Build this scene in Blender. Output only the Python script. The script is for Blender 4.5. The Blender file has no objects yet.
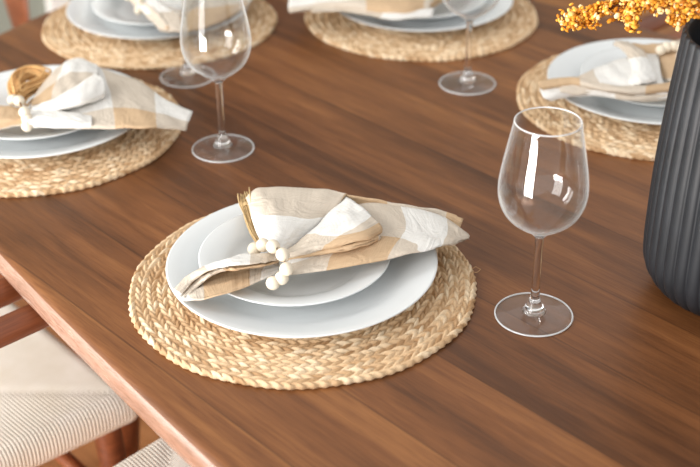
import bpy, bmesh, math, random
import numpy as np
from mathutils import Vector, Matrix
random.seed(7); RNG = np.random.default_rng(7)
C = bpy.context.scene.collection
PI = math.pi

# ---------------------------------------------------------------- camera
ZT = 0.745                                   # table top above the floor
CAM_H = 0.74156; PITCH = 0.53448; ROLL = -0.016866; FPX = 1279.63; PPX = -10.9
_F = np.array([0, math.cos(PITCH), -math.sin(PITCH)])
_U0 = np.array([0, math.sin(PITCH), math.cos(PITCH)]); _X0 = np.array([1., 0, 0])
_X = _X0*math.cos(ROLL)+_U0*math.sin(ROLL); _U = -_X0*math.sin(ROLL)+_U0*math.cos(ROLL)
CAM = np.array([0, 0, CAM_H+ZT])
cd = bpy.data.cameras.new('camera'); cam = bpy.data.objects.new('camera', cd); C.objects.link(cam)
cam.matrix_world = Matrix(((_X[0], _U[0], -_F[0], CAM[0]), (_X[1], _U[1], -_F[1], CAM[1]), (_X[2], _U[2], -_F[2], CAM[2]), (0, 0, 0, 1)))
cd.sensor_width = 36; cd.lens = FPX/700*36; cd.shift_x = -PPX/700
cd.dof.use_dof = True; cd.dof.focus_distance = 1.33; cd.dof.aperture_fstop = 4.3
cd.clip_start = 0.05
bpy.context.scene.camera = cam

# ---------------------------------------------------------------- light and exposure
sc = bpy.context.scene
sc.view_settings.view_transform = 'Standard'; sc.view_settings.look = 'None'
sc.view_settings.exposure = 0.36; sc.view_settings.gamma = 1; sc.view_settings.use_curve_mapping = False
w = bpy.data.worlds.new('world'); sc.world = w; w.use_nodes = True
w.node_tree.nodes['Background'].inputs[0].default_value = (1.0, 0.985, 0.96, 1)
w.node_tree.nodes['Background'].inputs[1].default_value = 0.75
def area(name, loc, target, sx, sy, power, col=(1, 0.98, 0.95)):
    d = bpy.data.lights.new(name, 'AREA'); d.shape = 'RECTANGLE'; d.size = sx; d.size_y = sy; d.energy = power; d.color = col
    o = bpy.data.objects.new(name, d); C.objects.link(o); o.location = loc
    o.rotation_euler = (Vector(target)-Vector(loc)).to_track_quat('-Z', 'Y').to_euler(); return o
area('window_light_tall', (-2.6, 1.35, 1.8), (0.1, 1.25, ZT), 0.4, 1.9, 15)
area('window_light_side', (-2.6, 0.75, 1.75), (0.1, 1.25, ZT), 0.4, 1.9, 29)
area('window_light_near', (-2.0, -0.7, 1.5), (-0.3, 1.0, 0.6), 1.2, 1.9, 46)
for k in (-1, 0, 1):
    area('added_low_light', (-1.9+k*0.33, -0.9-k*0.25, 0.40), (-0.3+k*0.33, 0.7-k*0.25, 0.42), 0.27, 0.62, (34, 18, 26)[k+1], (1, 0.96, 0.92))  # added low lamps that brighten seats, table edge and streaks in the glass

# ---------------------------------------------------------------- table frame: u along the table (away to the left), v across it
AN = math.radians(48.1)
UD = np.array([-math.cos(AN), math.sin(AN)]); VD = np.array([math.sin(AN), math.cos(AN)])
def uvp(u, v): return UD*u+VD*v
ROT = -AN                                   # local x = -u, local y = v
def at(px, py, z=0.0):
    """the place on the plane z above the table top that the photograph shows at (px, py)"""
    d = ((px-350-PPX)/FPX)*_X-((py-233.5)/FPX)*_U+_F
    t = (ZT+z-CAM[2])/d[2]
    return CAM+d*t

# ---------------------------------------------------------------- materials
def srgb(r, g, b):
    f = lambda c: (c/255/12.92) if c/255 <= 0.04045 else ((c/255+0.055)/1.055)**2.4
    return (f(r), f(g), f(b), 1)
class NT:
    def __init__(s, name):
        s.m = bpy.data.materials.new(name); s.m.use_nodes = True; s.t = s.m.node_tree; s.b = s.t.nodes['Principled BSDF']
    def n(s, typ, **kw):
        x = s.t.nodes.new('ShaderNode'+typ)
        for k, v in kw.items(): setattr(x, k, v)
        return x
    def l(s, a, b): s.t.links.new(a, b)
    def val(s, sock, v):
        if hasattr(v, 'is_output'): s.l(v, sock)
        else: sock.default_value = v
    def math(s, op, a, b=None, c=None):
        x = s.n('Math', operation=op); s.val(x.inputs[0], a)
        if b is not None: s.val(x.inputs[1], b)
        if c is not None: s.val(x.inputs[2], c)
        return x.outputs[0]
    def mix(s, f, a, b, typ='MIX'):
        x = s.n('Mix', data_type='RGBA', blend_type=typ); s.val(x.inputs[0], f); s.val(x.inputs[6], a); s.val(x.inputs[7], b); return x.outputs[2]
    def noise(s, vec, scale, detail=4, rough=0.55, dist=0.0):
        x = s.n('TexNoise'); s.l(vec, x.inputs['Vector']); x.inputs['Scale'].default_value = scale
        x.inputs['Detail'].default_value = detail; x.inputs['Roughness'].default_value = rough; x.inputs['Distortion'].default_value = dist; return x
    def mapping(s, vec, scale=(1, 1, 1), rot=(0, 0, 0), loc=(0, 0, 0)):
        x = s.n('Mapping'); s.l(vec, x.inputs[0]); x.inputs['Scale'].default_value = scale; x.inputs['Rotation'].default_value = rot
        x.inputs['Location'].default_value = loc; return x.outputs[0]
    def ramp(s, f, stops):
        x = s.n('ValToRGB'); s.l(f, x.inputs[0]); e = x.color_ramp.elements
        while len(e) < len(stops): e.new(0.5)
        for i, (p, c) in enumerate(stops): e[i].position = p; e[i].color = c
        return x.outputs[0]
    def bump(s, h, strength=0.3, dist=0.002):
        x = s.n('Bump'); x.inputs['Strength'].default_value = strength; x.inputs['Distance'].default_value = dist
        s.l(h, x.inputs['Height']); s.l(x.outputs[0], s.b.inputs['Normal'])
    def set(s, **kw):
        for k, v in kw.items(): s.val(s.b.inputs[k.replace('_', ' ')], v)

def simple(name, col, rough=0.5, spec=0.5, noise=0.0, nscale=40, bump=0.0, bscale=200):
    m = NT(name); co = m.n('TexCoord').outputs['Object']
    if noise:
        nz = m.noise(co, nscale).outputs[0]
        c2 = tuple(max(0, x*(1-noise)) for x in col[:3])+(1,)
        m.l(m.ramp(nz, [(0.3, c2), (0.7, col)]), m.b.inputs['Base Color'])
    else: m.set(Base_Color=col)
    m.set(Roughness=rough, Specular_IOR_Level=spec)
    if bump: m.bump(m.noise(co, bscale).outputs[0], bump, 0.001)
    return m.m

def wood(name, dark, mid, light, plank=0.0, seam=0.0022, stretch=14, rough=0.42, scale=1.0, spec=0.5, coord='Object', rot=(0, 0, 0)):
    m = NT(name); co = m.n('TexCoord').outputs[coord]
    co = m.mapping(co, rot=rot)
    sep = m.n('SeparateXYZ'); m.l(co, sep.inputs[0])
    vec = co; pid = None
    if plank:
        q = m.math('DIVIDE', sep.outputs[1], plank)
        pid = m.math('FLOOR', q)
        wn = m.n('TexWhiteNoise', noise_dimensions='1D'); m.l(pid, wn.inputs['W'])
        cb = m.n('CombineXYZ'); m.l(m.math('MULTIPLY', wn.outputs[0], 7.0), cb.inputs[0]); m.l(m.math('MULTIPLY', wn.outputs[0], 3.0), cb.inputs[2])
        va = m.n('VectorMath', operation='ADD'); m.l(co, va.inputs[0]); m.l(cb.outputs[0], va.inputs[1]); vec = va.outputs[0]
    big = m.noise(m.mapping(vec, (1.6*scale, 13*scale, 13*scale)), 1.0, 5, 0.6, 0.4).outputs[0]
    fine = m.noise(m.mapping(vec, (5*scale, 5*stretch*scale, 5*stretch*scale)), 1.0, 6, 0.65, 0.15).outputs[0]
    pores = m.noise(m.mapping(vec, (22*scale, 620*scale, 620*scale)), 1.0, 3, 0.6).outputs[0]
    a = m.math('ADD', m.math('MULTIPLY', big, 0.62), m.math('MULTIPLY', fine, 0.38))
    if plank: a = m.math('ADD', a, m.math('MULTIPLY', m.math('SUBTRACT', wn.outputs[0], 0.5), 0.14))
    col = m.ramp(a, [(0.34, dark), (0.5, mid), (0.67, light)])
    pm = m.ramp(pores, [(0.36, (0.72, 0.68, 0.64, 1)), (0.52, (1, 1, 1, 1))])
    col = m.mix(0.75, col, pm, 'MULTIPLY')
    h = m.math('ADD', m.math('MULTIPLY', fine, 0.5), pores)
    if plank and seam:
        fr = m.math('FRACT', q)
        d = m.math('MINIMUM', fr, m.math('SUBTRACT', 1.0, fr))
        s_ = m.math('LESS_THAN', d, seam/plank/2)
        col = m.mix(m.math('MULTIPLY', s_, 0.45), col, (dark[0]*0.45, dark[1]*0.45, dark[2]*0.45, 1))
        h = m.math('SUBTRACT', h, m.math('MULTIPLY', s_, 1.2))
    m.l(col, m.b.inputs['Base Color'])
    rr = m.math('ADD', rough-0.08, m.math('MULTIPLY', fine, 0.16))
    m.l(rr, m.b.inputs['Roughness']); m.set(Specular_IOR_Level=spec)
    m.bump(h, 0.18, 0.001)
    return m.m

M = {}
M['table'] = wood('walnut_table_wood', srgb(84, 50, 26), srgb(122, 76, 42), srgb(156, 104, 60), plank=0.105, rough=0.40, spec=0.38)
M['table_edge'] = wood('table_edge_painted_sheen', srgb(128, 94, 76), srgb(162, 128, 110), srgb(192, 160, 142), rough=0.26, spec=0.7)  # window sheen on the edge painted in as paler wood colour
M['chair'] = wood('chair_wood', srgb(92, 46, 24), srgb(130, 72, 42), srgb(160, 96, 60), rough=0.4, rot=(0, 0, PI/2))
M['floor'] = wood('oak_floor', srgb(150, 98, 58), srgb(178, 122, 76), srgb(200, 146, 98), plank=0.16, rough=0.5)
M['wall'] = simple('sage_wall_paint', srgb(150, 156, 146), 0.8, 0.2)
M['trim'] = simple('white_trim_paint', srgb(235, 235, 232), 0.5)
M['plate'] = simple('blue_white_stoneware', srgb(224, 227, 228), 0.22, 0.5)
M['bead'] = simple('pale_wood_bead', srgb(230, 218, 198), 0.6, 0.3, 0.12, 150)
M['cord'] = simple('brown_cord', srgb(120, 85, 55), 0.9, 0.1)
M['jute'] = simple('jute_fibre', srgb(206, 176, 130), 0.9, 0.1, 0.35, 120)
M['raffia'] = simple('golden_raffia', srgb(228, 182, 124), 0.8, 0.2, 0.25, 90)
M['stem'] = simple('brown_stem', srgb(95, 58, 34), 0.8, 0.2, 0.2, 60)

def mat_vase():
    m = NT('charcoal_matte_ceramic'); co = m.n('TexCoord').outputs['Object']
    m.l(m.ramp(m.noise(co, 25).outputs[0], [(0.3, srgb(26, 29, 33)), (0.7, srgb(35, 38, 43))]), m.b.inputs['Base Color'])
    m.set(Roughness=0.5, Specular_IOR_Level=0.45); m.bump(m.noise(co, 500).outputs[0], 0.12, 0.0006); return m.m
M['vase'] = mat_vase()

def mat_thin():
    m = NT('thin_glass_edge_highlight'); t = m.t; t.nodes.remove(m.b); out = [n for n in t.nodes if n.type == 'OUTPUT_MATERIAL'][0]
    tr = m.n('BsdfTransparent'); tr.inputs[0].default_value = (0.985, 0.99, 0.99, 1); gl = m.n('BsdfGlossy'); gl.inputs['Roughness'].default_value = 0.0
    fr = m.n('Fresnel'); m.l(m.math('MULTIPLY_ADD', m.n('NewGeometry').outputs['Backfacing'], 1/1.5-1.5, 1.5), fr.inputs['IOR']); mx = m.n('MixShader')
    m.l(fr.outputs[0], mx.inputs[0]); m.l(tr.outputs[0], mx.inputs[1]); m.l(gl.outputs[0], mx.inputs[2]); 
    lw = m.n('LayerWeight'); lw.inputs['Blend'].default_value = 0.5
    ed = m.math('MULTIPLY', m.math('POWER', lw.outputs['Facing'], 5.5), 0.62)
    df = m.n('BsdfDiffuse'); df.inputs[0].default_value = (0.92, 0.94, 0.95, 1); tl = m.n('BsdfTranslucent'); tl.inputs[0].default_value = (0.92, 0.94, 0.95, 1)  # white at grazing angles paints in the bright refracted light of the edges
    dm = m.n('MixShader'); dm.inputs[0].default_value = 0.5; m.l(df.outputs[0], dm.inputs[1]); m.l(tl.outputs[0], dm.inputs[2])
    m2 = m.n('MixShader'); m.l(ed, m2.inputs[0]); m.l(mx.outputs[0], m2.inputs[1]); m.l(dm.outputs[0], m2.inputs[2])
    m.l(m2.outputs[0], out.inputs[0]); return m.m
M['thin'] = mat_thin()
def mat_rim():
    m = NT('glass_rim_painted_gleam'); m.set(Base_Color=(0.95, 0.96, 0.97, 1), Roughness=0.08, IOR=1.5, Transmission_Weight=0.35, Alpha=0.75); return m.m  # whitish body colour stands in for bright light caught by the rim
M['rim'] = mat_rim()
def mat_glass():
    m = NT('clear_glass'); m.set(Base_Color=(1, 1, 1, 1), Roughness=0.0, IOR=1.47, Transmission_Weight=1.0); return m.m
M['glass'] = mat_glass()

def mat_braid():
    m = NT('braided_seagrass'); at_ = m.n('Attribute', attribute_name='strand')
    co = m.n('TexCoord').outputs['Object']
    rnd = at_.outputs['Fac']
    nz = m.noise(co, 26, 3).outputs[0]
    f = m.math('ADD', m.math('MULTIPLY', rnd, 0.85), m.math('MULTIPLY', m.math('SUBTRACT', nz, 0.5), 0.5))
    col = m.ramp(f, [(0.02, srgb(188, 150, 110)), (0.28, srgb(218, 185, 146)), (0.6, srgb(230, 201, 164)), (0.95, srgb(242, 224, 196))])
    fib = m.noise(co, 900, 2).outputs[0]
    col = m.mix(0.5, col, m.ramp(fib, [(0.3, (0.75, 0.7, 0.62, 1)), (0.6, (1, 1, 1, 1))]), 'MULTIPLY')
    m.l(col, m.b.inputs['Base Color']); m.set(Roughness=0.62, Specular_IOR_Level=0.3)
    m.bump(fib, 0.3, 0.0006); return m.m
M['braid'] = mat_braid()

def mat_check(name, white, mid, tan):
    m = NT(name); uv = m.n('TexCoord').outputs['UV']
    nz = m.noise(uv, 2.0, 2); wv = m.n('VectorMath', operation='MULTIPLY_ADD')
    m.l(nz.outputs['Color'], wv.inputs[0]); wv.inputs[1].default_value = (0.10, 0.10, 0); m.l(uv, wv.inputs[2])
    sep = m.n('SeparateXYZ'); m.l(wv.outputs[0], sep.inputs[0])
    def par(x, off=0.0):                        # 0 on even cells, 1 on odd cells
        return m.math('MODULO', m.math('FLOOR', m.math('ADD', x, 100.0+off)), 2.0)
    pu = par(sep.outputs[0]); pv = par(sep.outputs[1])
    # white where u is odd and v even, tan where u is even and v odd, the mixture elsewhere
    fu = m.math('SUBTRACT', 1.0, pu)
    t = m.math('MULTIPLY', m.math('ADD', fu, pv), 0.5)
    col = m.ramp(t, [(0.0, white), (0.5, mid), (1.0, tan)])
    s2 = m.n('SeparateXYZ'); m.l(uv, s2.inputs[0])
    wu = m.math('SINE', m.math('MULTIPLY', s2.outputs[0], 190.0)); wvv = m.math('SINE', m.math('MULTIPLY', s2.outputs[1], 190.0))
    weave = m.math('MULTIPLY', wu, wvv)
    slub = m.noise(m.mapping(uv, (3, 70, 1)), 1.0, 3).outputs[0]; slub2 = m.noise(m.mapping(uv, (70, 3, 1)), 1.0, 3).outputs[0]
    sl = m.math('ADD', m.math('MULTIPLY', slub, 0.5), m.math('MULTIPLY', slub2, 0.5))
    col = m.mix(0.6, col, m.ramp(sl, [(0.38, (0.86, 0.84, 0.82, 1)), (0.56, (1, 1, 1, 1))]), 'MULTIPLY')
    m.l(col, m.b.inputs['Base Color']); m.set(Roughness=0.95, Specular_IOR_Level=0.1)
    cr = m.noise(uv, 2.6, 3, 0.5, 1.2).outputs[0]; ridge = m.math('ABSOLUTE', m.math('SUBTRACT', cr, 0.5))
    m.bump(m.math('ADD', m.math('ADD', m.math('MULTIPLY', weave, 0.4), m.math('MULTIPLY', sl, 2.0)), m.math('MULTIPLY', ridge, 22.0)), 0.35, 0.0006); return m.m
M['linen'] = mat_check('checked_linen', srgb(229, 227, 223), srgb(207, 195, 180), srgb(200, 172, 140))

def mat_seat():
    m = NT('paper_cord_weave'); co = m.n('TexCoord').outputs['Object']
    sep = m.n('SeparateXYZ'); m.l(co, sep.inputs[0]); x, y = sep.outputs[0], sep.outputs[1]
    ax = m.math('ABSOLUTE', x); ay = m.math('ABSOLUTE', y)
    side = m.math('GREATER_THAN', ax, ay)
    k = 2*PI/0.0050
    wx = m.math('SINE', m.math('MULTIPLY', y, k)); wy = m.math('SINE', m.math('MULTIPLY', x, k))
    h = m.math('ADD', m.math('MULTIPLY', wx, side), m.math('MULTIPLY', wy, m.math('SUBTRACT', 1.0, side)))
    tw = m.noise(co, 260, 2).outputs[0]
    col = m.ramp(m.noise(co, 18, 4).outputs[0], [(0.3, srgb(234, 224, 208)), (0.7, srgb(246, 238, 227))])
    m.l(col, m.b.inputs['Base Color']); m.set(Roughness=0.85, Specular_IOR_Level=0.15)
    m.bump(m.math('ADD', h, m.math('MULTIPLY', tw, 0.2)), 0.32, 0.0013); return m.m
M['seat'] = mat_seat()

def mat_blossom():
    m = NT('golden_dried_blossom'); at_ = m.n('Attribute', attribute_name='strand')
    col = m.ramp(at_.outputs['Fac'], [(0.0, srgb(176, 104, 24)), (0.35, srgb(222, 148, 40)), (0.7, srgb(240, 182, 78)), (1.0, srgb(250, 226, 172))])
    m.l(col, m.b.inputs['Base Color']); m.set(Roughness=0.6, Specular_IOR_Level=0.3); return m.m
M['blossom'] = mat_blossom()

# ---------------------------------------------------------------- builders
def mesh(name, v, f, mat, parent=None, smooth=True, uv=None, strand=None):
    me = bpy.data.meshes.new(name); v = np.asarray(v, dtype=np.float32)
    if isinstance(f, np.ndarray):
        nf, k = f.shape
        me.vertices.add(len(v)); me.vertices.foreach_set('co', v.ravel())
        me.loops.add(nf*k); me.loops.foreach_set('vertex_index', f.astype(np.int32).ravel())
        me.polygons.add(nf); me.polygons.foreach_set('loop_start', np.arange(0, nf*k, k, dtype=np.int32))
        me.polygons.foreach_set('loop_total', np.full(nf, k, dtype=np.int32))
    else:
        me.from_pydata([tuple(map(float, x)) for x in v], [], f)
    me.update(calc_edges=True); me.validate()
    if smooth: me.polygons.foreach_set('use_smooth', np.ones(len(me.polygons), dtype=bool))
    if uv is not None:
        lay = me.uv_layers.new(name='UVMap'); idx = np.zeros(len(me.loops), dtype=np.int32); me.loops.foreach_get('vertex_index', idx)
        lay.data.foreach_set('uv', np.asarray(uv, dtype=np.float32)[idx].ravel())
    if strand is not None:
        a = me.attributes.new('strand', 'FLOAT', 'POINT'); a.data.foreach_set('value', np.asarray(strand, dtype=np.float32))
    me.materials.append(mat)
    o = bpy.data.objects.new(name, me); C.objects.link(o)
    if parent: o.parent = parent
    return o
class MB:
    """collects shapes into one mesh"""
    def __init__(s): s.v = []; s.f = []
    def add(s, v, f):
        o = len(s.v); s.v += [tuple(x) for x in v]; s.f += [tuple(i+o for i in q) for q in f]; return s
    def box(s, c, d, rot=None):
        vs = [Vector((sx*d[0]/2, sy*d[1]/2, sz*d[2]/2)) for sx in (-1, 1) for sy in (-1, 1) for sz in (-1, 1)]
        if rot: vs = [rot @ x for x in vs]
        vs = [x+Vector(c) for x in vs]
        return s.add(vs, [(0, 1, 3, 2), (4, 6, 7, 5), (0, 4, 5, 1), (2, 3, 7, 6), (0, 2, 6, 4), (1, 5, 7, 3)])
    def tube(s, path, rad, seg=12, flat=None):
        p = [Vector(x) for x in path]; n = len(p); rad = rad if hasattr(rad, '__len__') else [rad]*n
        vs = []; prev = None
        for i in range(n):
            t = (p[min(i+1, n-1)]-p[max(i-1, 0)]).normalized()
            if prev is None: a = Vector((0, 0, 1)) if abs(t.z) < 0.9 else Vector((1, 0, 0))
            else: a = prev
            a = (a-t*a.dot(t)).normalized(); b = t.cross(a); prev = a
            ka, kb = flat if flat else (1, 1)
            vs += [p[i]+(a*math.cos(2*PI*k/seg)*ka+b*math.sin(2*PI*k/seg)*kb)*rad[i] for k in range(seg)]
        fs = [(i*seg+k, i*seg+(k+1) % seg, (i+1)*seg+(k+1) % seg, (i+1)*seg+k) for i in range(n-1) for k in range(seg)]
        fs += [tuple(range(seg-1, -1, -1)), tuple((n-1)*seg+k for k in range(seg))]
        return s.add(vs, fs)
    def build(s, name, mat, parent=None, smooth=True, bevel=0, **kw):
        o = mesh(name, s.v, s.f, mat, parent, smooth, **kw)
        if bevel:
            b = o.modifiers.new('bevel', 'BEVEL'); b.width = bevel; b.segments = 3; b.limit_method = 'ANGLE'; b.angle_limit = 0.6
        return o
def lathe(profile, seg=96, ribs=None):
    """profile [(r, z)] from axis to axis; closed at r = 0"""
    v = []; f = []; rings = []
    for i, (r, z) in enumerate(profile):
        if r < 1e-6: rings.append([len(v)]); v.append((0, 0, z))
        else:
            rings.append(list(range(len(v), len(v)+seg)))
            for k in range(seg):
                a = 2*PI*k/seg; rr = r*(ribs(a, i, z) if ribs else 1)
                v.append((rr*math.cos(a), rr*math.sin(a), z))
    for a, b in zip(rings[:-1], rings[1:]):
        for k in range(seg):
            k2 = (k+1) % seg
            if len(a) == 1 and len(b) > 1: f.append((a[0], b[k2], b[k]))
            elif len(b) == 1 and len(a) > 1: f.append((a[k], a[k2], b[0]))
            elif len(a) > 1: f.append((a[k], a[k2], b[k2], b[k]))
    return v, f
def smooth_profile(pts, n=6):
    """Catmull-Rom through profile points"""
    p = np.array(pts, float); out = []
    for i in range(len(p)-1):
        p0, p1, p2, p3 = p[max(i-1, 0)], p[i], p[i+1], p[min(i+2, len(p)-1)]
        for k in range(n):
            t = k/n
            out.append(0.5*((2*p1)+(-p0+p2)*t+(2*p0-5*p1+4*p2-p3)*t*t+(-p0+3*p1-3*p2+p3)*t**3))
    out.append(p[-1]); return [(max(0, q[0]), q[1]) for q in out]
def crom(P, n):
    """P (k, d) -> Catmull-Rom resampled to n points"""
    P = np.asarray(P, float); k = len(P); s = np.linspace(0, k-1, n); i = np.minimum(s.astype(int), k-2); t = (s-i)[:, None]
    g = lambda j: P[np.clip(j, 0, k-1)]
    p0, p1, p2, p3 = g(i-1), g(i), g(i+1), g(i+2)
    p0 = np.where((i == 0)[:, None], 2*p1-p2, p0); p3 = np.where((i == k-2)[:, None], 2*p2-p1, p3)
    return 0.5*((2*p1)+(-p0+p2)*t+(2*p0-5*p1+4*p2-p3)*t*t+(-p0+3*p1-3*p2+p3)*t**3)
def thing(name, label, cat, loc=(0, 0, 0), rotz=0, group=None):
    o = bpy.data.objects.new(name, None); C.objects.link(o); o.empty_display_size = 0.05
    o.location = loc; o.rotation_euler = (0, 0, rotz); tag(o, label, cat, group); return o
def tag(o, label, cat, group=None):
    o['label'] = label; o['category'] = cat
    if group: o['group'] = group
    return o
def struct(o): o['kind'] = 'structure'; return o
def dup(root, loc, rotz, label, group=None):
    r = root.copy(); C.objects.link(r); r.location = loc; r.rotation_euler = (0, 0, rotz); r['label'] = label
    if group: r['group'] = group
    for ch in list(root.children):
        c = ch.copy(); C.objects.link(c); c.parent = r
        for g in list(ch.children):
            d = g.copy(); C.objects.link(d); d.parent = c
    return r
def p3(u, v, z=0): a = uvp(u, v); return (a[0], a[1], z)

# ---------------------------------------------------------------- setting
fl = MB().box((0, 0, -0.02), (9, 8, 0.04)).build('floor', M['floor'], smooth=False); fl.rotation_euler = (0, 0, ROT); fl.location = p3(1.2, 1.2); struct(fl)
wl = MB().box((0, 0, 1.35), (0.12, 8, 2.7)).build('wall_end', M['wall'], smooth=False); wl.rotation_euler = (0, 0, ROT); wl.location = p3(3.06, 1.2); struct(wl)
def end_trim(name, v0, v1, z0, z1, d=0.02):
    o = MB().box((0, (v0+v1)/2, (z0+z1)/2), (d, v1-v0, z1-z0)).build(name, M['trim'], smooth=False, bevel=0.004)
    o.rotation_euler = (0, 0, ROT); o.location = p3(3.0-d/2, 0); struct(o)
end_trim('trim_1', 1.632, 1.70, 0, 2.1, 0.024)
end_trim('trim_2', 2.54, 2.608, 0, 2.1, 0.024)
end_trim('trim_3', 1.632, 2.608, 2.1, 2.17, 0.024)
dr = MB().box((0, 2.12, 1.045), (0.016, 0.83, 2.09)).box((-0.009, 2.12, 0.55), (0.006, 0.6, 0.8)).box((-0.009, 2.12, 1.5), (0.006, 0.6, 0.9)).build('door_1', M['chair'], smooth=False, bevel=0.004)
dr.rotation_euler = (0, 0, ROT); dr.location = p3(2.99, 0); struct(dr)

# ---------------------------------------------------------------- table
TUC, TVC = 0.10, 1.064
def table():
    t = thing('dining_table', 'long oval dark brown wooden dining table with a rounded pale edge', 'table', p3(TUC, TVC), ROT)
    half = [(1.70, 0), (1.687, .10), (1.66, .19), (1.63, .28), (1.575, .365), (1.49, .43), (1.38, .475), (1.24, .505), (1.08, .527), (.88, .549), (.6, .573), (.3, .588), (0, .594)]
    quad = crom(np.array([(half[1][0], -half[1][1])]+half+[(-.3, .588)]), 15*12)
    quad = [q for q in quad if q[1] >= 0 and q[0] >= 0]
    quad = [(half[0][0], 0.)]+[tuple(q) for q in quad if q[1] > 1e-4 and q[0] > 1e-4]+[(0., .594)]
    out = quad+[(-x, y) for x, y in quad[-2::-1]]+[(-x, -y) for x, y in quad[1:]]+[(x, -y) for x, y in quad[-2:0:-1]]
    O = np.array(out); seg = len(O)
    Tn = np.roll(O, -1, 0)-np.roll(O, 1, 0); Tn /= np.linalg.norm(Tn, axis=1)[:, None]; Nn = np.stack([Tn[:, 1], -Tn[:, 0]], -1)
    def ring(off, z):
        q = O+Nn*off; return [(x, y, z) for x, y in q]
    th = 0.036
    prof = [(-0.03, 0.0), (-0.012, -0.0004), (-0.006, -0.0015), (-0.001, -0.005), (0.003, -0.011), (0.005, -0.018), (0.004, -0.026), (0.001, -0.032), (-0.003, -0.0355), (-0.010, -th)]
    v = []; f = []
    for off, z in prof: v += ring(off, ZT+z)
    for i in range(len(prof)-1):
        for k in range(seg):
            k2 = (k+1) % seg; f.append((i*seg+k, (i+1)*seg+k, (i+1)*seg+k2, i*seg+k2))
    f.append(tuple(range(seg))); f.append(tuple((len(prof)-1)*seg+k for k in range(seg-1, -1, -1)))
    top = mesh('tabletop', v, f, M['table'], t)
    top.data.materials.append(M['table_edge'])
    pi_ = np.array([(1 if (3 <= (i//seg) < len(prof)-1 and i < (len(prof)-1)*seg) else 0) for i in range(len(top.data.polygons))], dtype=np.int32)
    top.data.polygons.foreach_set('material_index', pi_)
    for su in (1, -1):
        for sv in (1, -1):
            x, y = su*1.18, sv*0.30
            MB().tube([(x*1.06, y*1.1, 0), (x, y, ZT-th)], [0.024, 0.036], 20).build('leg', M['chair'], t)
    MB().box((0, 0.30, ZT-th-0.03), (2.3, 0.022, 0.06)).box((0, -0.30, ZT-th-0.03), (2.3, 0.022, 0.06)).build('apron', M['chair'], t, smooth=False, bevel=0.003)
table()

# ---------------------------------------------------------------- chairs
def make_chair(label, group):
    t = thing('dining_chair', label, 'chair', (0, 0, 0), 0, group)
    # woven seat: rounded trapezoid cushion of cord over rails, with the four triangles meeting along diagonal creases
    n = 61; v = []; f = []
    hs = 0.46
    def edge(x, y):
        m = max(abs(x), abs(y)); return m
    S = np.linspace(-1, 1, n)
    for j in range(n):
        for i in range(n):
            x, y = S[i], S[j]
            hw = 0.235+(y-1)/2*0.03; X = x*hw; Y = y*0.23
            m = max(abs(x), abs(y)); z = hs-0.010*(1-m)**0.8*1.2
            cr = abs(abs(x)-abs(y)); z -= 0.0022*math.exp(-(cr/0.03)**2)
            ed = max(0, (m-0.93)/0.07); z -= 0.014*ed**2.2
            v.append((X, Y, z))
    for j in range(n-1):
        for i in range(n-1): a = j*n+i; f.append((a, a+1, a+n+1, a+n))
    border = [i for i in range(n)]+[j*n+n-1 for j in range(1, n)]+[(n-1)*n+i for i in range(n-2, -1, -1)]+[j*n for j in range(n-2, 0, -1)]
    prev = border
    for dz, k in ((-0.012, 1.006), (-0.024, 1.004), (-0.034, 0.985), (-0.038, 0.95)):
        cur = []
        for b in border:
            x, y, z = v[b]; cur.append(len(v)); v.append((x*k, y*k, hs-0.014+dz))
        for q in range(len(border)):
            q2 = (q+1) % len(border); f.append((prev[q], cur[q], cur[q2], prev[q2]))
        prev = cur
    f.append(tuple(reversed(prev)))
    mesh('seat', v, f, M['seat'], t)
    for s in (-1, 1):
        MB().tube([(s*0.222, 0.205, 0), (s*0.216, 0.20, 0.25), (s*0.210, 0.195, 0.40), (s*0.210, 0.195, 0.44)], [0.014, 0.018, 0.019, 0.015], 20).build('leg', M['chair'], t)
        MB().tube([(s*0.225, -0.235, 0), (s*0.212, -0.235, 0.25), (s*0.212, -0.238, 0.44), (s*0.225, -0.225, 0.56), (s*0.232, -0.14, 0.68)], [0.014, 0.018, 0.019, 0.017, 0.012], 20).build('leg', M['chair'], t)
    # bent arm and back rail
    path = []
    for k in range(41):
        a = PI*k/40
        path.append((math.copysign(0.243*abs(math.cos(a))**0.62, math.cos(a)), -0.06-0.23*math.sin(a)**0.62 if 0 < k < 40 else -0.06, 0.692+0.008*math.sin(a)))
    path = [(0.238, 0.17, 0.692), (0.243, 0.08, 0.692)]+path+[(-0.243, 0.08, 0.692), (-0.238, 0.17, 0.692)]
    MB().tube(path, [0.0155]+[0.017]*(len(path)-2)+[0.0155], 16, flat=(0.8, 1.15)).build('arm_rail', M['chair'], t)
    MB().tube([(0, -0.222, 0.43), (0, -0.25, 0.52), (0, -0.275, 0.60), (0, -0.288, 0.695)], [0.045, 0.035, 0.04, 0.06], 16, flat=(0.16, 1)).build('backrest', M['chair'], t)
    for y, z in ((0.2, 0.26), (-0.235, 0.28)):
        MB().tube([(-0.216, y, z), (0, y, z), (0.216, y, z)], [0.009, 0.012, 0.009], 12).build('stretcher', M['chair'], t)
    for s in (-1, 1):
        MB().tube([(s*0.217, 0.2, 0.2), (s*0.214, 0, 0.2), (s*0.212, -0.235, 0.2)], [0.009, 0.012, 0.009], 12).build('stretcher', M['chair'], t)
    return t
G = 'wooden chairs with woven cord seats around the table'
ch0 = make_chair('wooden chair with cream woven cord seat, tucked under the near edge at far left', G)
ch0.location = p3(1.410, 0.462); ch0.rotation_euler = (0, 0, ROT)
dup(ch0, p3(0.855, 0.465), ROT, 'wooden chair with cream woven seat, only its corner showing at the bottom of the photo')
dup(ch0, p3(1.865, 1.105), ROT-PI/2, 'wooden chair at the rounded far end of the table, before the green-grey wall')
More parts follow.
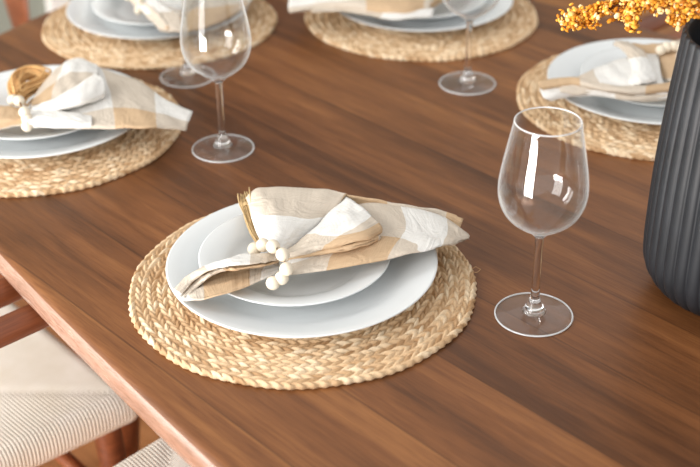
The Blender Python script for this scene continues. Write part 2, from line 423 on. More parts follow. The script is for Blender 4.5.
dup(ch0, p3(1.39, 1.75), ROT+PI, 'wooden chair on the far side behind the placemat in the top middle')
dup(ch0, p3(0.84, 1.50), ROT+PI, 'reddish wooden chair on the far side behind the orange dried flowers')

# ---------------------------------------------------------------- placemats
def make_mat(label, group):
    R = 0.1832; NR = 16; w = R/NR; per = 12
    nt = 960; rows = NR*per
    s = (np.arange(rows)+0.5)/per; row = np.floor(s).astype(int); c = (s-row)*2-1           # -1..1 across a row
    th = np.arange(nt)*2*PI/nt
    rng = np.random.default_rng(3)
    z = np.zeros((rows, nt)); rad = np.zeros((rows, nt)); st = np.zeros((rows, nt))
    for k in range(rows):
        q = row[k]; rm = (q+0.5)*w
        cnt = max(3, int(round(2*PI*rm/0.0112)))
        ph = rng_row[q]
        t = th/(2*PI)*cnt+ph+0.16*np.sin(th*5+q*2.1)+0.07*np.sin(th*17+q)
        x = c[k]
        if x < 0: a = t+0.95*x; side = 0
        else: a = t-0.95*x+0.5; side = 1
        cell = np.floor(a).astype(int); fr = a-cell
        hsh = np.abs(np.sin((cell % cnt)*12.9898+q*78.233+side*37.7)*43758.5453) % 1.0
        body = np.sin(PI*fr)**0.42
        env = (1-abs(abs(x)-0.48)/0.55*0.55)*(1-max(0, abs(x)-0.78)/0.22*0.55)
        z[k] = 0.0046+0.0031*body*env*(0.7+0.6*hsh)-0.0024*(1-body)
        if abs(x) < 0.12: z[k] -= 0.0008
        st[k] = hsh
        rad[k] = s[k]*w+0.0012*np.sin(th*3+q*0.2)*q/NR+0.0007*np.sin(th*11+1.3*q)
    last = row == NR-1
    for k in np.where(last)[0]:                                                             # lumpy outer edge
        if c[k] > 0.2: rad[k] += 0.0011*(c[k]-0.2)*np.sin(th*int(round(2*PI*R/0.0112))+rng_row[NR-1]*2*PI)
    V = np.stack([rad*np.cos(th), rad*np.sin(th), z], -1).reshape(-1, 3)
    edge = np.stack([(rad[-1]+0.0012)*np.cos(th), (rad[-1]+0.0012)*np.sin(th), 0*th+0.0022], -1); bot = np.stack([(rad[-1]-0.001)*np.cos(th), (rad[-1]-0.001)*np.sin(th), 0*th], -1)
    V = np.concatenate([V, edge, bot]); S = np.concatenate([st.ravel(), st[-1], st[-1]])
    i = np.arange(rows+1)[:, None]*nt; k = np.arange(nt)[None]; k2 = (k+1) % nt
    F = np.stack([i+k, i+nt+k, i+nt+k2, i+k2], -1).reshape(-1, 4)
    t_ = thing('placemat', label, 'placemat', (0, 0, ZT), 0, group)
    mesh('braid', V, F, M['braid'], t_, strand=S)
    # one loose fibre at the rim
    MB().tube([(0.180, 0.018, 0.004), (0.186, 0.020, 0.007), (0.191, 0.016, 0.006), (0.187, 0.0125, 0.0045), (0.182, 0.013, 0.004)], 0.0005, 6).build('loose_fibre', M['braid'], t_)
    return t_
rng_row = np.random.default_rng(11).random(20)
MATS = {'front': (-0.0396, 1.146), 'left': (-0.389, 1.5333), 'end': (-0.277, 1.9121), 'back': (0.1368, 1.9239), 'right': (0.4296, 1.5954)}
WHERE = {'front': 'in the middle of the photo, nearest the camera', 'left': 'at the left edge of the photo', 'end': 'at the top left, behind two wine glasses',
         'back': 'at the top middle, cut by the frame', 'right': 'at the right, behind the dark ribbed vase'}
mroot = None
for k, (x, y) in MATS.items():
    lab = 'round braided straw placemat '+WHERE[k]
    if mroot is None: mroot = make_mat(lab, 'round braided placemats'); mroot.location = (x, y, ZT)
    else: dup(mroot, (x, y, ZT), {'left': 1.1, 'end': 2.3, 'back': 3.6, 'right': 4.4}[k], lab)

# ---------------------------------------------------------------- plates
MT = 0.0088
def plate_mesh(kind):
    if kind == 'dinner':
        pr = [(0, .004), (.078, .004), (.082, .0), (.087, .0), (.092, .004), (.112, .0115), (.130, .018), (.1415, .0225), (.1428, .0236), (.1424, .0246), (.1405, .0246), (.130, .0215), (.112, .0150), (.099, .0105), (.092, .0082), (.08, .0075), (0, .0075)]
    else:
        pr = [(0, .0035), (.052, .0035), (.056, .0), (.060, .0), (.064, .004), (.078, .0115), (.092, .0165), (.1005, .0200), (.1017, .0210), (.1013, .0219), (.0995, .0219), (.090, .0196), (.076, .0150), (.070, .0115), (.065, .0082), (.058, .0070), (0, .0068)]
    return lathe(pr, 144)
PLATES = {}
for kind, nm, ds, grp, extra in (('dinner', 'dinner_plate', 'large pale blue-white plate ', 'dinner plates', 0), ('salad', 'salad_plate', 'small pale plate stacked ', 'small upper plates', 0.0075)):
    o0 = None
    for k, (x, y) in MATS.items():
        if o0 is None:
            v, f = plate_mesh(kind); o0 = mesh(nm, v, f, M['plate']); o = o0
        else: o = o0.copy(); C.objects.link(o)
        dx, dy = {'front': (-0.0075, 0.006), 'left': (-0.004, 0.0), 'end': (-0.002, 0.003), 'back': (0.002, 0.0), 'right': (0.004, 0.002)}[k] if kind == 'salad' else (0, 0)
        o.location = (x+dx, y+dy, ZT+MT+extra); tag(o, ds+WHERE[k], 'plate', grp)

# ---------------------------------------------------------------- napkins
def sheet(mb, ctrl, uv, nu=44, nv=28, rough=0.0006, seed=1):
    rough = 0.0009
    """ctrl: rows of (px, py, height above the table); uv: matching rows of (u, v), the fabric's own coordinates. A smooth sheet through them."""
    P = np.array([[at(q[0], q[1], q[2]+0.0018) for q in r] for r in ctrl]); UV = np.array(uv, float)
    D = np.concatenate([P, UV], -1)                                   # (m, n, 5)
    A = np.stack([crom(D[i], nu) for i in range(D.shape[0])])         # (m, nu, 5)
    B = np.stack([crom(A[:, j], nv) for j in range(nu)], 1)           # (nv, nu, 5)
    g = np.random.default_rng(seed); X, Y = np.meshgrid(np.linspace(0, 1, nu), np.linspace(0, 1, nv))
    wob = np.zeros_like(X)
    for q in range(9):
        fx, fy = g.uniform(-9, 9, 2); wob += np.sin(2*PI*(fx*X*0.6+fy*Y*0.6)+g.uniform(0, 6.28))/9
    B[..., 2] += wob*rough*2.2
    o = len(mb['v']); mb['v'] += list(B[..., :3].reshape(-1, 3)); mb['uv'] += list(B[..., 3:].reshape(-1, 2))
    mb['f'] += [(o+j*nu+i, o+j*nu+i+1, o+(j+1)*nu+i+1, o+(j+1)*nu+i) for j in range(nv-1) for i in range(nu-1)]
def napkin(sheets, label):
    mb = dict(v=[], f=[], uv=[])
    for i, (c, uv) in enumerate(sheets): sheet(mb, c, uv, seed=i+3)
    o = mesh('napkin', mb['v'], mb['f'], M['linen'], uv=mb['uv'])
    s = o.modifiers.new('cloth_thickness', 'SOLIDIFY'); s.thickness = 0.0012; s.offset = -1
    tag(o, label, 'napkin', 'checked linen napkins'); return o
def ring(beads, label, r=0.0072, tassel=None, loop=None):
    P = [Vector(at(b[0], b[1], b[2]+0.0018)) for b in beads]
    t = thing('napkin_ring', label, 'napkin ring', P[-1]-Vector((0, 0, r)), 0, 'wooden bead napkin rings')
    base = t.location
    for i, p in enumerate(P):
        d = (P[min(i+1, len(P)-1)]-P[max(i-1, 0)]).normalized(); q = d.to_track_quat('Z', 'Y').to_matrix()
        pr = [(0.0011, -r*0.90), (0.0018, -r*0.98)]+[(r*math.cos(a), r*math.sin(a)) for a in np.linspace(-1.25, 1.25, 17)]+[(0.0018, r*0.98), (0.0011, r*0.90), (0.0010, 0), (0.0011, -r*0.90)]
        v, f = lathe(pr, 24); v = [q @ Vector(x)+p-base for x in v]
        mesh('bead', v, f, M['bead'], t)
    MB().tube([p-base for p in P], 0.0009, 8).build('cord', M['cord'], t)
    if tassel:
        mb = MB(); T = [Vector(at(*q))-base for q in tassel]; g = random.Random(5)
        for k in range(40):
            o1 = Vector((g.gauss(0, 1), g.gauss(0, 1), g.gauss(0, 1)))*0.0021
            pth = crom([list(T[i]+o1*(0.9+0.16*i)+Vector((g.gauss(0, .0006), g.gauss(0, .0006), g.gauss(0, .0006)))) for i in range(len(T))], 12)
            mb.tube(pth, 0.0009, 5)
        mb.build('tassel', M['jute'], t)
        # binding round the tassel
        c = T[-2]; d = (T[-1]-T[-2]).normalized(); a = d.orthogonal().normalized(); b = d.cross(a); wrap = []
        for k in range(60): an = k*0.55; wrap.append(c+a*math.cos(an)*0.0046+b*math.sin(an)*0.0046+d*(k*0.00012-0.003))
        MB().tube(wrap, 0.0008, 6).build('binding', M['jute'], t)
    if loop:
        mb = MB(); g = random.Random(9); T = [Vector(at(*q))-base for q in loop]
        for k in range(30):
            o1 = Vector((g.gauss(0, 1), g.gauss(0, 1), g.gauss(0, 1)))*0.0042
            mb.tube(crom([list(x+o1+Vector((g.gauss(0, .0008), g.gauss(0, .0008), g.gauss(0, .0008)))) for x in T], 24), 0.0016, 6)
        mb.build('raffia_loop', M['raffia'], t)
    return t

# -- front setting
front = []
# right wing: ridge, face, lower edge lying over the rims
front.append(([
    [(292, 244, .036), (318, 226, .036), (348, 206, .036), (372, 207, .038), (405, 212, .040), (440, 220, .034), (460, 229, .030), (468, 236, .034)],
    [(288, 252, .048), (314, 236, .054), (346, 213, .058), (370, 205, .0615), (403, 208, .0585), (438, 216, .051), (458, 228, .044), (468.5, 235.5, .0385)],
    [(286, 260, .050), (314, 248, .055), (348, 230, .0575), (378, 224, .060), (408, 226, .056), (440, 229, .0505), (458, 234, .044), (469, 236.5, .0385)],
    [(285, 268, .048), (313, 260, .051), (350, 249, .053), (386, 241, .0545), (414, 240, .053), (440, 240, .0495), (457, 239, .044), (469, 237.5, .0385)],
    [(283, 275, .045), (312, 271, .0465), (350, 265, .048), (391, 257, .0495), (416, 252, .0495), (440, 246.5, .048), (456, 242.5, .044), (468.5, 238.5, .0385)],
    [(284, 273, .042), (313, 268, .0435), (352, 262, .0455), (391, 254, .046), (416, 249, .0465), (440, 244, .0455), (456, 241.5, .043), (468, 238, .0375)]],
   [[(-.9+i*.55+(.1*j if i > 2 else 0), -.45+j*.38) for i in range(8)] for j in range(6)]))
uvw = [[(-1.2, .0), (-.5, 0.), (-.1, .0), (.45, .1), (1.0, .1), (1.75, .1), (2.25, .1), (2.6, .1)]]
uvw = [[(u, .05+.26*j+(0 if i < 4 else -.07*j)) for i, (u, _) in enumerate(uvw[0])] for j in range(6)]
uvw[3] = [(-1.0, 1.05), (-.3, 1.06), (.15, 1.06), (.75, 1.04), (1.2, .9), (1.85, .8), (2.25, .7), (2.6, .6)]
uvw[4] = [(-1.0, 1.5), (-.25, 1.5), (.25, 1.5), (1.02, 1.25), (1.45, .98), (1.9, .9), (2.3, .8), (2.6, .7)]
uvw[5] = [(-1.0, 1.6), (-.25, 1.6), (.25, 1.6), (1.02, 1.35), (1.45, 1.0), (1.9, .95), (2.3, .85), (2.6, .75)]
front[0] = (front[0][0], uvw)
# hem of the layer behind the ridge
front.append(([
    [(346, 199, .050), (375, 204, .050), (405, 209, .048), (435, 214, .044), (458, 226, .036)],
    [(346, 195.5, .063), (374, 200, .061), (404, 205.5, .057), (436, 210.5, .050), (463, 218.5, .042)],
    [(346, 198, .060), (375, 203, .058), (405, 209, .054), (437, 214, .0465), (462, 223, .040)],
    [(346, 203, .054), (375, 208, .052), (405, 214, .048), (437, 219, .0425), (460, 228, .037)]],
   [[(.2+i*.52, 1.2+j*.2) for i in range(5)] for j in range(4)]))
# upper lobe fanning out from the ring
front.append(([
    [(257, 214, .030), (262, 208, .030), (275, 204, .030), (296, 203, .032), (322, 204, .034), (345, 206, .036)],
    [(247.5, 203, .049), (252, 196, .053), (266, 193, .056), (294, 192.5, .058), (322, 193, .061), (346.5, 197, .060)],
    [(247, 199, .057), (254, 190.5, .062), (268, 188.5, .064), (294, 188.5, .065), (322, 190, .066), (346, 195, .0655)],
    [(249.5, 206, .058), (259, 200, .0665), (273, 199, .069), (295, 200, .068), (318, 203, .0665), (338, 205.5, .062)],
    [(252, 217, .056), (263, 214, .067), (277, 214, .070), (295, 216, .067), (311, 218, .0625), (325, 218.5, .056)],
    [(257, 232, .052), (266, 229, .063), (277, 229, .066), (289, 230.5, .063), (299, 232, .057), (308, 234, .051)],
    [(262, 243, .049), (268, 242, .058), (274, 243, .060), (281, 244, .058), (287, 245.5, .054), (292, 247, .049)],
    [(266, 251, .046), (270, 251, .054), (274, 252, .056), (278, 253, .054), (282, 254, .050), (286, 254, .046)]],
   [[(-1.05+.42*i+.0*j, -.9+j*.33) for i in range(6)] for j in range(8)]))
lob = [[(0, 0)]*6 for _ in range(8)]
for j in range(8):
    for i in range(6):
        lob[j][i] = ([1.2, 1.32, 1.5, 1.65, 1.8, 1.95][i], [-.97, -.9, -.8, -.55, -.12, .4, .7, .95][j]+(.10 if i in (0, 5) else 0))
front[2] = (front[2][0], lob)
# middle flap rolled over towards the right
front.append(([
    [(284, 253, .049), (298, 243, .052), (314, 229, .055), (330, 212, .060), (346, 197, .0625)],
    [(284.5, 253, .053), (302, 243, .0605), (321, 229, .0655), (339, 213, .069), (352, 201, .067)],
    [(285, 254, .056), (306, 245, .0635), (329, 233, .0695), (349, 219, .073), (362, 208, .070)],
    [(285, 255, .057), (309, 248, .064), (336, 239, .070), (360, 228, .0735), (374, 218.5, .070)],
    [(285.5, 256.5, .056), (310, 250.5, .0625), (339, 243, .068), (366, 235, .0705), (381, 226.5, .0675)],
    [(286, 258, .054), (310, 252, .0595), (339, 245.5, .0645), (367, 238.5, .0655), (381, 232, .0625)],
    [(288, 257, .052), (312, 250, .057), (339, 243, .061), (364, 235, .060), (377, 230, .058)]],
   [[(1.02+.0*i+.30*j+.03*i, -.9+.42*i) for i in range(5)] for j in range(7)]))
_r = [(1.4, 1.25), (1.45, 1.2), (1.5, .75), (1.55, .5), (1.6, .3)]
_t = [(1.6, 1.4), (1.8, 1.3), (2.25, 1.15), (2.25, 1.1), (2.25, 1.1)]
fl_uv = [[tuple(np.array(_r[i])*(1-k)+np.array(_t[i])*k) for i in range(5)] for k in (0, .1, .3, .62, .9, 1.0, 1.1)]
front[3] = (front[3][0], fl_uv)
# second rolled edge below the flap
front.append(([
    [(290, 256, .050), (313, 250, .054), (340, 244, .057), (364, 237, .058), (375, 231, .057)],
    [(288, 257.5, .0525), (312, 252, .0575), (340, 247, .0615), (366, 241, .0625), (380.5, 235, .060)],
    [(288, 259.5, .051), (312, 255, .0555), (340, 250.5, .059), (365, 244.5, .0595), (379, 238.5, .057)],
    [(290, 259, .048), (313, 254, .052), (340, 249, .0545), (363, 243, .055), (375, 238, .053)]],
   [[(2.2+.2*j, 1.2+.2*i) for i in range(5)] for j in range(4)]))
# left tail: flat bottom layer, then two arched layers above the opening
front.append(([
    [(280, 272, .043), (266, 279, .0445), (247, 287, .0465), (225, 294.5, .0465), (204, 299.5, .043), (190, 300.5, .0395), (181, 300.5, .0375)],
    [(280, 268, .042), (264, 273, .0435), (244, 279, .0425), (222, 286, .0425), (201, 292, .040), (187, 295.5, .038), (179, 297.5, .037)],
    [(279, 264, .041), (262, 267, .041), (241, 271, .040), (218, 277, .040), (197, 283, .038), (183, 290, .037), (176, 294, .0365)],
    [(278, 262, .040), (260, 263, .040), (238, 265, .039), (214, 270, .039), (193, 277, .038), (180, 286, .037), (174, 291, .036)]],
   [[([1.1, 1.5, 2.04, 2.5, 2.95, 3.3, 3.6][i]+(.06*j if i > 1 else .1*j), [.9, .9, 1.15, 1.35, 1.05, .9, .8][i]+.04*j) for i in range(7)] for j in range(4)]))
front.append(([
    [(279, 256, .044), (262, 257, .044), (238, 261, .044), (216, 266, .044), (199, 272, .041), (184, 281, .038), (174, 291, .0365)],
    [(278, 253, .055), (264, 252.5, .0605), (238, 255.5, .0625), (216.5, 261.5, .060), (201, 267.5, .0545), (185.5, 277, .0455), (173, 290, .0405)],
    [(278, 256, .0575), (263, 256.5, .063), (237.5, 259.5, .066), (218, 264, .063), (203, 269.5, .057), (189, 278.5, .047), (176, 292.5, .0415)],
    [(278, 259.5, .0565), (262, 262, .0615), (237, 265, .0645), (220, 267, .062), (206, 272, .0555), (193, 281, .0455), (180.5, 295.5, .0405)],
    [(279, 260, .0535), (263, 262, .058), (239, 264, .061), (222, 267, .059), (208, 271.5, .053), (195, 280, .0435), (182, 294.5, .0395)]],
   [[([.3, .75, 1.15, 1.6, 2.05, 2.5, 3.0][i], [.55, .35, .15, .0, -.1][j]-.0) for i in range(7)] for j in range(5)]))
front.append(([
    [(279, 259, .051), (262, 262, .055), (239, 265, .058), (222, 268, .056), (208, 273, .0505), (195, 281, .0425), (182, 295, .039)],
    [(279, 261.5, .0525), (263, 265, .0565), (240, 268.5, .0595), (223, 269.5, .0575), (210, 274.5, .0525), (198.5, 285, .0435), (184.5, 298, .0395)],
    [(279.5, 262.5, .050), (264, 266, .0535), (242, 269.5, .056), (226, 271, .054), (212, 276, .0495), (199, 286, .0415), (184, 298, .0385)]],
   [[(2.2+.25*i, 1.3+.2*j) for i in range(7)] for j in range(3)]))
napkin(front, 'beige and white checked linen napkin bunched through beads on the nearest plates')
ring([(254.5, 249, .0575), (263, 245, .066), (273, 246.5, .0705), (282.8, 254.5, .0685), (286.5, 269, .0575), (281.7, 278, .0485), (273, 283, .0445)],
     'pale wooden bead ring with a straw tassel around the nearest napkin', tassel=[(262, 246, .050), (255.5, 233, .050), (250.5, 219, .052), (247, 207, .053), (244.5, 197, .053)])

# -- left setting
left = []
left.append(([                                               # wing to the right
    [(38, 112, .036), (70, 92, .036), (92, 78, .036), (118, 86, .036), (146, 96, .034), (170, 112, .028), (184, 120, .024)],
    [(36, 108, .046), (62, 84, .056), (84, 66, .060), (113, 73, .058), (141, 83, .052), (166, 101, .042), (192, 112, .036)],
    [(36, 113, .050), (66, 96, .057), (92, 82, .061), (118, 88, .058), (143, 98, .052), (166, 109, .044), (191, 117, .036)],
    [(35, 120, .049), (68, 112, .053), (98, 105, .056), (122, 107, .054), (145, 112, .050), (166, 117, .043), (188, 124, .034)],
    [(34, 126, .045), (70, 127, .047), (100, 127, .048), (124, 127, .047), (146, 127, .046), (166, 127, .040), (186, 130, .030)],
    [(36, 124, .042), (72, 125, .044), (102, 125, .045), (124, 125, .044), (146, 125, .043), (164, 126, .037), (182, 129, .028)]],
   [[(.6+.52*i, -.5+.42*j+.05*i) for i in range(7)] for j in range(6)]))
left.append(([                                               # upper lobe
    [(44, 92, .034), (58, 80, .034), (74, 70, .034), (92, 72, .034)],
    [(40, 88, .050), (57, 69, .058), (76, 59, .062), (97, 66, .060)],
    [(36, 96, .056), (55, 78, .066), (74, 66, .070), (98, 70, .066)],
    [(32, 104, .056), (52, 90, .067), (72, 80, .071), (98, 78, .068)],
    [(30, 109, .050), (52, 103, .060), (74, 97, .065), (100, 88, .064)]],
   [[(2.1+.5*i+.1*j, -.2+.45*j) for i in range(4)] for j in range(5)]))
left.append(([                                               # rolled flap
    [(32, 107, .054), (56, 98, .066), (80, 84, .072), (96, 74, .072)],
    [(32, 109, .056), (56, 101, .069), (82, 90, .076), (104, 80, .074)],
    [(32, 112, .055), (58, 107, .066), (84, 100, .070), (105, 92, .068)],
    [(33, 115, .052), (60, 110, .060), (84, 104, .062), (103, 97, .060)],
    [(34, 113, .049), (60, 106, .055), (82, 98, .056), (98, 90, .054)]],
   [[(1.1+.25*i, 0.05+.2*j) for i in range(4)] for j in range(5)]))
left.append(([                                               # white tube out of the ring
    [(28, 110, .052), (50, 110, .055), (72, 112, .053), (92, 116, .050)],
    [(28, 114, .058), (50, 113, .061), (72, 115, .059), (92, 119, .054)],
    [(29, 121, .057), (50, 120, .059), (72, 122, .057), (92, 124, .052)],
    [(30, 126, .048), (50, 127.5, .049), (72, 127.5, .048), (92, 127, .047)]],
   [[(1.05+.29*i, .1+.25*j) for i in range(4)] for j in range(4)]))
left.append(([                                               # tail leaving to the left
    [(26, 112, .044), (8, 112, .044), (-16, 112, .042), (-44, 118, .036)],
    [(26, 108, .055), (8, 106, .058), (-16, 107, .055), (-46, 114, .046)],
    [(26, 116, .058), (8, 118, .060), (-16, 121, .057), (-44, 124, .044)],
    [(27, 125, .048), (8, 128, .048), (-16, 132, .047), (-40, 134, .040)]],
   [[(2.1+.4*i, 1.1+.3*j) for i in range(4)] for j in range(4)]))
napkin(left, 'checked linen napkin with a pointed end over the placemat at the left edge')
ring([(13, 100, .062), (19, 101, .067), (24.5, 112, .066), (27, 118.5, .058), (27, 126, .049)], 'wooden bead ring with a raffia loop on the left napkin',
     loop=[(17, 99, .058), (14, 86, .058), (20, 77, .060), (30, 73, .060), (42, 75, .058), (47, 79, .056), (36, 86, .054), (24, 92, .054), (18, 99, .055)])

# -- end setting
end = []
end.append(([
    [(132, -4, .040), (150, -14, .040), (180, -30, .040), (215, -30, .036), (252, -22, .030)],
    [(134, 0, .056), (152, -10, .066), (182, -22, .068), (218, -22, .058), (256, -12, .040)],
    [(140, 8, .058), (158, 2, .066), (184, -4, .066), (216, -4, .056), (254, -4, .040)],
    [(150, 18, .054), (164, 16, .060), (186, 16, .058), (214, 12, .050), (250, 3, .038)],
    [(160, 30, .046), (172, 31, .050), (190, 31, .048), (214, 24, .042), (246, 8, .034)],
    [(164, 30, .040), (176, 29, .042), (192, 28, .042), (214, 22, .036), (244, 7, .030)]],
   [[(1.0+.5*i, .05+.33*j) for i in range(5)] for j in range(6)]))
end.append(([
    [(130, 2, .050), (140, 10, .050), (152, 22, .048), (164, 32, .044)],
    [(138, -2, .062), (148, 6, .064), (158, 16, .062), (168, 28, .054)],
    [(146, -4, .060), (156, 4, .062), (166, 13, .060), (176, 26, .052)]],
   [[(1.1+.3*i, 1.1+.3*j) for i in range(4)] for j in range(3)]))
end.append(([
    [(128, -2, .046), (112, -8, .046), (92, -16, .044), (76, -22, .040)],
    [(132, -10, .062), (114, -16, .062), (92, -24, .058), (74, -30, .048)],
    [(138, -16, .050), (118, -24, .050), (94, -32, .046), (74, -36, .040)]],
   [[(1.1+.4*i, .1+.3*j) for i in range(4)] for j in range(3)]))
napkin(end, 'checked linen napkin at the top left, partly seen through a wine glass')
ring([(128, -4, .066), (134, -3, .068), (139, 0, .066), (141, 6, .058), (139, 10, .048)], 'wooden bead ring at the top edge on the napkin behind two glasses')

# -- back setting
back = []
back.append(([
    [(302, -4, .034), (336, -12, .040), (372, -20, .042), (404, -22, .044), (428, -18, .046)],
    [(290, -4, .050), (330, -14, .064), (372, -22, .070), (406, -24, .070), (432, -18, .064)],
    [(289, 2, .052), (332, -4, .062), (372, -8, .068), (406, -6, .068), (432, -4, .062)],
    [(288, 8, .050), (332, 4, .056), (372, 6, .060), (404, 8, .060), (430, 6, .056)],
    [(290, 12, .046), (334, 9, .048), (372, 13, .049), (402, 17, .047), (428, 13, .047)],
    [(300, 9, .042), (336, 7, .043), (372, 11, .044), (402, 15, .043), (426, 11, .043)]],
   [[(1.0+.52*i, .05+.3*j+.1*i) for i in range(5)] for j in range(6)]))
back.append(([
    [(312, 13, .040), (340, 10, .044), (366, 14, .045), (390, 18, .044), (424, 17, .042)],
    [(312, 12, .047), (342, 11.5, .049), (368, 15, .050), (394, 19.5, .049), (432, 16, .049)],
    [(316, 8, .049), (344, 7, .052), (370, 9, .054), (398, 12, .055), (434, 8, .055)]],
   [[(2.2+.3*i, .2+.3*j) for i in range(5)] for j in range(3)]))
back.append(([
    [(426, 12, .044), (440, 4, .044), (462, -6, .042)],
    [(432, 2, .060), (444, -6, .060), (466, -16, .052)],
    [(436, -8, .050), (448, -16, .050), (466, -24, .044)]],
   [[(2.2+.3*i, 1.2+.3*j) for i in range(3)] for j in range(3)]))
napkin(back, 'checked linen napkin at the top middle, its folded edge over the plates')

# -- right setting
right = []
right.append(([                                              # fan lying to the left
    [(566, 88, .036), (584, 82, .036), (606, 70, .038), (632, 62, .040), (656, 60, .042)],
    [(560, 84, .046), (578, 77, .052), (602, 66, .058), (628, 58, .062), (658, 54, .062)],
    [(562, 86, .052), (580, 81, .058), (604, 75, .063), (632, 72, .066), (660, 70, .064)],
    [(560, 91, .050), (584, 88, .054), (610, 86, .058), (636, 87, .060), (664, 86, .058)],
    [(572, 95, .047), (592, 94, .049), (614, 96, .050), (640, 99, .050), (670, 98, .050)]],
   [[(.25+.42*i, .2+.18*j) for i in range(5)] for j in range(5)]))
right.append(([                                              # rolled hem, outer
    [(552, 80, .050), (575, 82, .054), (600, 87, .056), (632, 90, .057), (672, 87, .058)],
    [(541, 81, .054), (572, 78, .060), (600, 84, .062), (634, 87, .062), (674, 83, .062)],
    [(538.5, 87, .052), (572, 83, .058), (600, 88.5, .060), (634, 92, .060), (674, 88, .060)],
    [(546, 90, .046), (574, 87, .051), (602, 91, .053), (634, 95, .053), (674, 92, .053)]],
   [[(.3+.5*i, 1.05+.25*j) for i in range(5)] for j in range(4)]))
right.append(([                                              # rolled hem, inner
    [(544, 86, .044), (574, 86, .049), (602, 91, .050), (636, 95, .050), (674, 92, .050)],
    [(540, 90, .046), (570, 87.5, .051), (602, 92, .053), (636, 97, .053), (674, 94, .053)],
    [(544, 98, .043), (566, 93, .047), (600, 95.5, .048), (636, 100.5, .048), (674, 98, .048)],
    [(552, 101, .038), (570, 96.5, .042), (602, 95, .044), (636, 99, .044), (674, 97, .044)]],
   [[(1.1+.35*i, .1+.25*j) for i in range(5)] for j in range(4)]))
right.append(([                                              # band twisting over
    [(613, 45, .060), (624, 52, .064), (630, 66, .066), (628, 80, .064), (630, 86, .060)],
    [(616, 41, .066), (632, 49, .074), (640, 64, .076), (640, 78, .072), (642, 84, .066)],
    [(628, 42, .064), (642, 50, .072), (650, 64, .074), (655, 76, .070), (656, 81, .066)],
    [(632, 48, .056), (644, 54, .060), (652, 64, .062), (656, 76, .060), (656, 82, .058)]],
   [[(1.15+.3*j, 1.5-.35*i) for i in range(5)] for j in range(4)]))
right.append(([                                              # lobe towards the ring and behind the vase
    [(632, 50, .052), (650, 50, .056), (668, 48, .058), (684, 46, .058), (706, 50, .050)],
    [(630, 44, .062), (650, 45, .066), (668, 44, .068), (688, 40, .068), (712, 44, .058)],
    [(636, 54, .060), (654, 58, .060), (668, 62, .066), (690, 58, .070), (714, 60, .058)],
    [(650, 78, .054), (662, 80, .054), (672, 82, .060), (692, 82, .060), (712, 82, .052)]],
   [[(2.1+.35*i, 1.1+.3*j) for i in range(5)] for j in range(4)]))
napkin(right, 'tan and white linen napkin with rolled hems beside the dark vase')
ring([(661, 50, .074), (667, 47, .077), (674, 46, .078), (681, 48, .076)], 'wooden bead ring on the napkin beside the vase')

# ---------------------------------------------------------------- wine glasses
def make_glass(label, group):
    t = thing('wine_glass', label, 'wine glass', (0, 0, ZT), 0, group)
    out = smooth_profile([(.0046, .0935), (.0072, .0965), (.0125, .1015), (.0235, .109), (.0345, .119), (.0408, .131), (.0434, .144), (.0428, .158), (.0400, .176), (.0362, .196), (.0318, .2185)], 6)
    inn = smooth_profile([(.0310, .2185), (.0354, .196), (.0392, .176), (.0420, .158), (.0425, .144), (.0399, .1315), (.0336, .1198), (.0226, .110), (.012, .1035), (0, .101)], 6)
    v, f = lathe([(0, .0935)]+out+[(.0317, .2191), (.0311, .2191)]+inn, 96); mesh('bowl', v, f, M['thin'], t)
    rm = [(0.0314+.0007*math.cos(a), .2189+.0007*math.sin(a)) for a in np.linspace(0, 2*PI, 13)]
    v, f = lathe(rm, 96); bw = [c for c in t.children if c.name.startswith('bowl')][0]; mesh('rim', v, f, M['rim'], bw)
    rm = [(.0393+.0009*math.cos(a), .0012+.0009*math.sin(a)) for a in np.linspace(0, 2*PI, 13)]
    st = smooth_profile([(.0125, .0062), (.0105, .0085), (.0088, .0125), (.0068, .0175), (.0050, .022), (.0043, .030), (.0040, .045), (.0040, .070), (.0041, .085), (.0046, .0934)], 5)
    v, f = lathe([(0, .0062)]+st+[(0, .0934)], 48); mesh('stem', v, f, M['glass'], t)
    ft = smooth_profile([(.0392, .0018), (.0300, .0032), (.019, .0048), (0, .0061)], 6)
    v, f = lathe([(0, .0004), (.030, .0004), (.0388, .0003), (.0395, .0010)]+ft, 96); fo = mesh('foot', v, f, M['thin'], t); v, f = lathe(rm, 96); mesh('foot_rim', v, f, M['rim'], fo)
    return t
g0 = make_glass('empty clear wine glass standing alone in front of the dark vase', 'clear stemmed wine glasses'); g0.location = (0.1955+.002, 1.0833-.001, ZT)
dup(g0, (-0.1461-.001, 1.4707, ZT), 0, 'clear wine glass right of the left napkin, its rim cut by the frame')
a = at(188, 77, 0)
dup(g0, (a[0], a[1], ZT), 0, 'blurred wine glass at the top left, behind the larger glass')
dup(g0, (0.1846, 1.6554+.006, ZT), 0, 'blurred wine glass in the top middle in front of the placemat there')

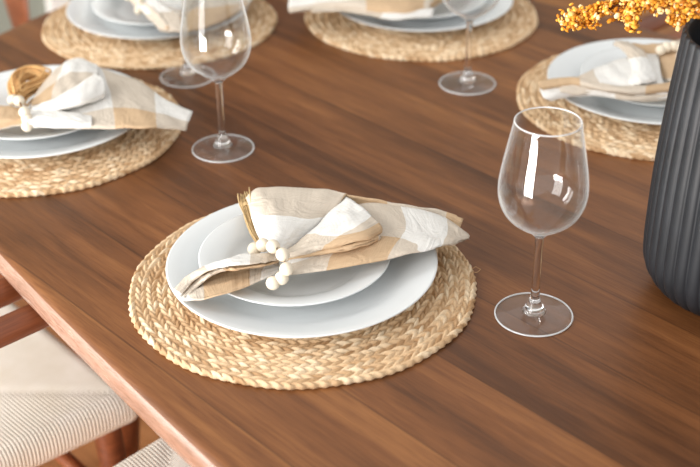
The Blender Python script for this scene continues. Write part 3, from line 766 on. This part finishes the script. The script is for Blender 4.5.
# ---------------------------------------------------------------- vase and dried flowers
VX, VY = 0.4147-.005, 1.1225
def vase():
    NRIB = 38
    prof = smooth_profile([(.060, .0), (.071, .005), (.0825, .016), (.0905, .031), (.0935, .050), (.0935, .085), (.0925, .13), (.0905, .17), (.0865, .225), (.0812, .283)], 6)
    n = len(prof)
    def ribs(a, i, z):
        if i == 0 or i > n: return 1
        k = min(1, z/.01)
        return 1+k*0.040*(abs(math.cos(a*NRIB/2))**0.6-0.65)
    full = [(0, .0)]+prof+[(.0790, .2855), (.0765, .283), (.081, .22), (.086, .13), (.07, .03), (0, .02)]
    v, f = lathe(full, NRIB*12, ribs)
    o = mesh('vase', v, f, M['vase']); o.location = (VX, VY, ZT)
    tag(o, 'tall charcoal ribbed ceramic vase at the right edge', 'vase')
vase()
def spray(path, label, seed, dens=260, spread=0.012, k0=0.25):
    P = crom([list(q) for q in path], 60); base = Vector(P[0])
    t = thing('dried_flower_spray', label, 'dried flowers', base, 0, 'golden dried flower sprays in the vase')
    g = random.Random(seed); mb = MB(); mb.tube([Vector(q)-base for q in P], list(np.linspace(.0022, .0008, 60)), 8)
    V = []; F = []; S = []
    ico = bmesh.new(); bmesh.ops.create_icosphere(ico, subdivisions=1, radius=1.0); iv = [x.co.copy() for x in ico.verts]; ifc = [[x.index for x in q.verts] for q in ico.faces]; ico.free()
    nb = dens//9
    for b in range(nb):
        s = k0+(1-k0)*(b+g.random())/nb; c = Vector(P[min(59, int(s*59))])-base
        d = Vector((g.gauss(0, 1), g.gauss(0, 1), g.gauss(-.1, .8))).normalized(); L = spread*g.uniform(.5, 1.25)*(1.15-.65*s)
        e = c+d*L; mb.tube([c, c+d*L*.5+Vector((0, 0, .001)), e], .0005, 5)
        for q in range(9):
            ctr = c+d*L*g.uniform(.35, 1.1)+Vector((g.gauss(0, 1), g.gauss(0, 1), g.gauss(0, 1)))*.0038
            r = g.uniform(.0018, .0038); o = len(V); sq = g.uniform(.7, 1.2); tone = min(1, max(0, g.gauss(.5, .27))); q3 = Vector((g.gauss(0, 1), g.gauss(0, 1), g.gauss(0, 1))).to_track_quat('Z', 'Y'); sx, sz = g.uniform(.7, 1.3), g.uniform(.3, .75)
            for x in iv: V.append(ctr+q3 @ Vector((x.x*r*sx, x.y*r*sq, x.z*r*sz))); S.append(tone)
            F += [tuple(o+i for i in w_) for w_ in ifc]
    mb.build('stem', M['stem'], t); mesh('blossoms', V, F, M['blossom'], t, strand=S)
top = Vector((VX, VY, ZT+.262))
def A(px, py, z): return Vector(at(px, py, z))
spray([top+Vector((-.02, 0, -.09)), top+Vector((-.045, 0, .02)), A(672, 2, .30), A(640, 2, .285), A(600, 10, .275), A(576, 18, .265), A(566, 21, .262)], 'golden dried spray reaching furthest left from the vase', 1, 620, .014, .28)
spray([top+Vector((-.01, .01, -.09)), top+Vector((-.03, .01, .03)), A(664, -8, .32), A(645, -6, .31), A(634, 8, .285), A(631, 26, .262)], 'golden dried spray drooping over the napkin beside the vase', 2, 420, .011, .3)
spray([top+Vector((-.02, -.02, -.09)), top+Vector((-.04, -.02, .03)), A(690, 6, .30), A(674, -14, .33), A(650, -26, .35), A(618, -20, .34)], 'golden dried spray rising along the top edge left of the vase', 3, 460, .014, .3)
spray([top+Vector((0, -.02, -.09)), top+Vector((-.02, -.03, .03)), A(697, 14, .28), A(688, 16, .275), A(672, 20, .27)], 'short golden dried spray right over the vase rim', 4, 300, .011, .3)
spray([top+Vector((.01, 0, -.09)), top+Vector((.01, 0, .04)), A(716, -10, .33), A(716, -50, .38), A(706, -80, .42)], 'golden dried spray standing upright in the vase', 5, 320, .014, .3)
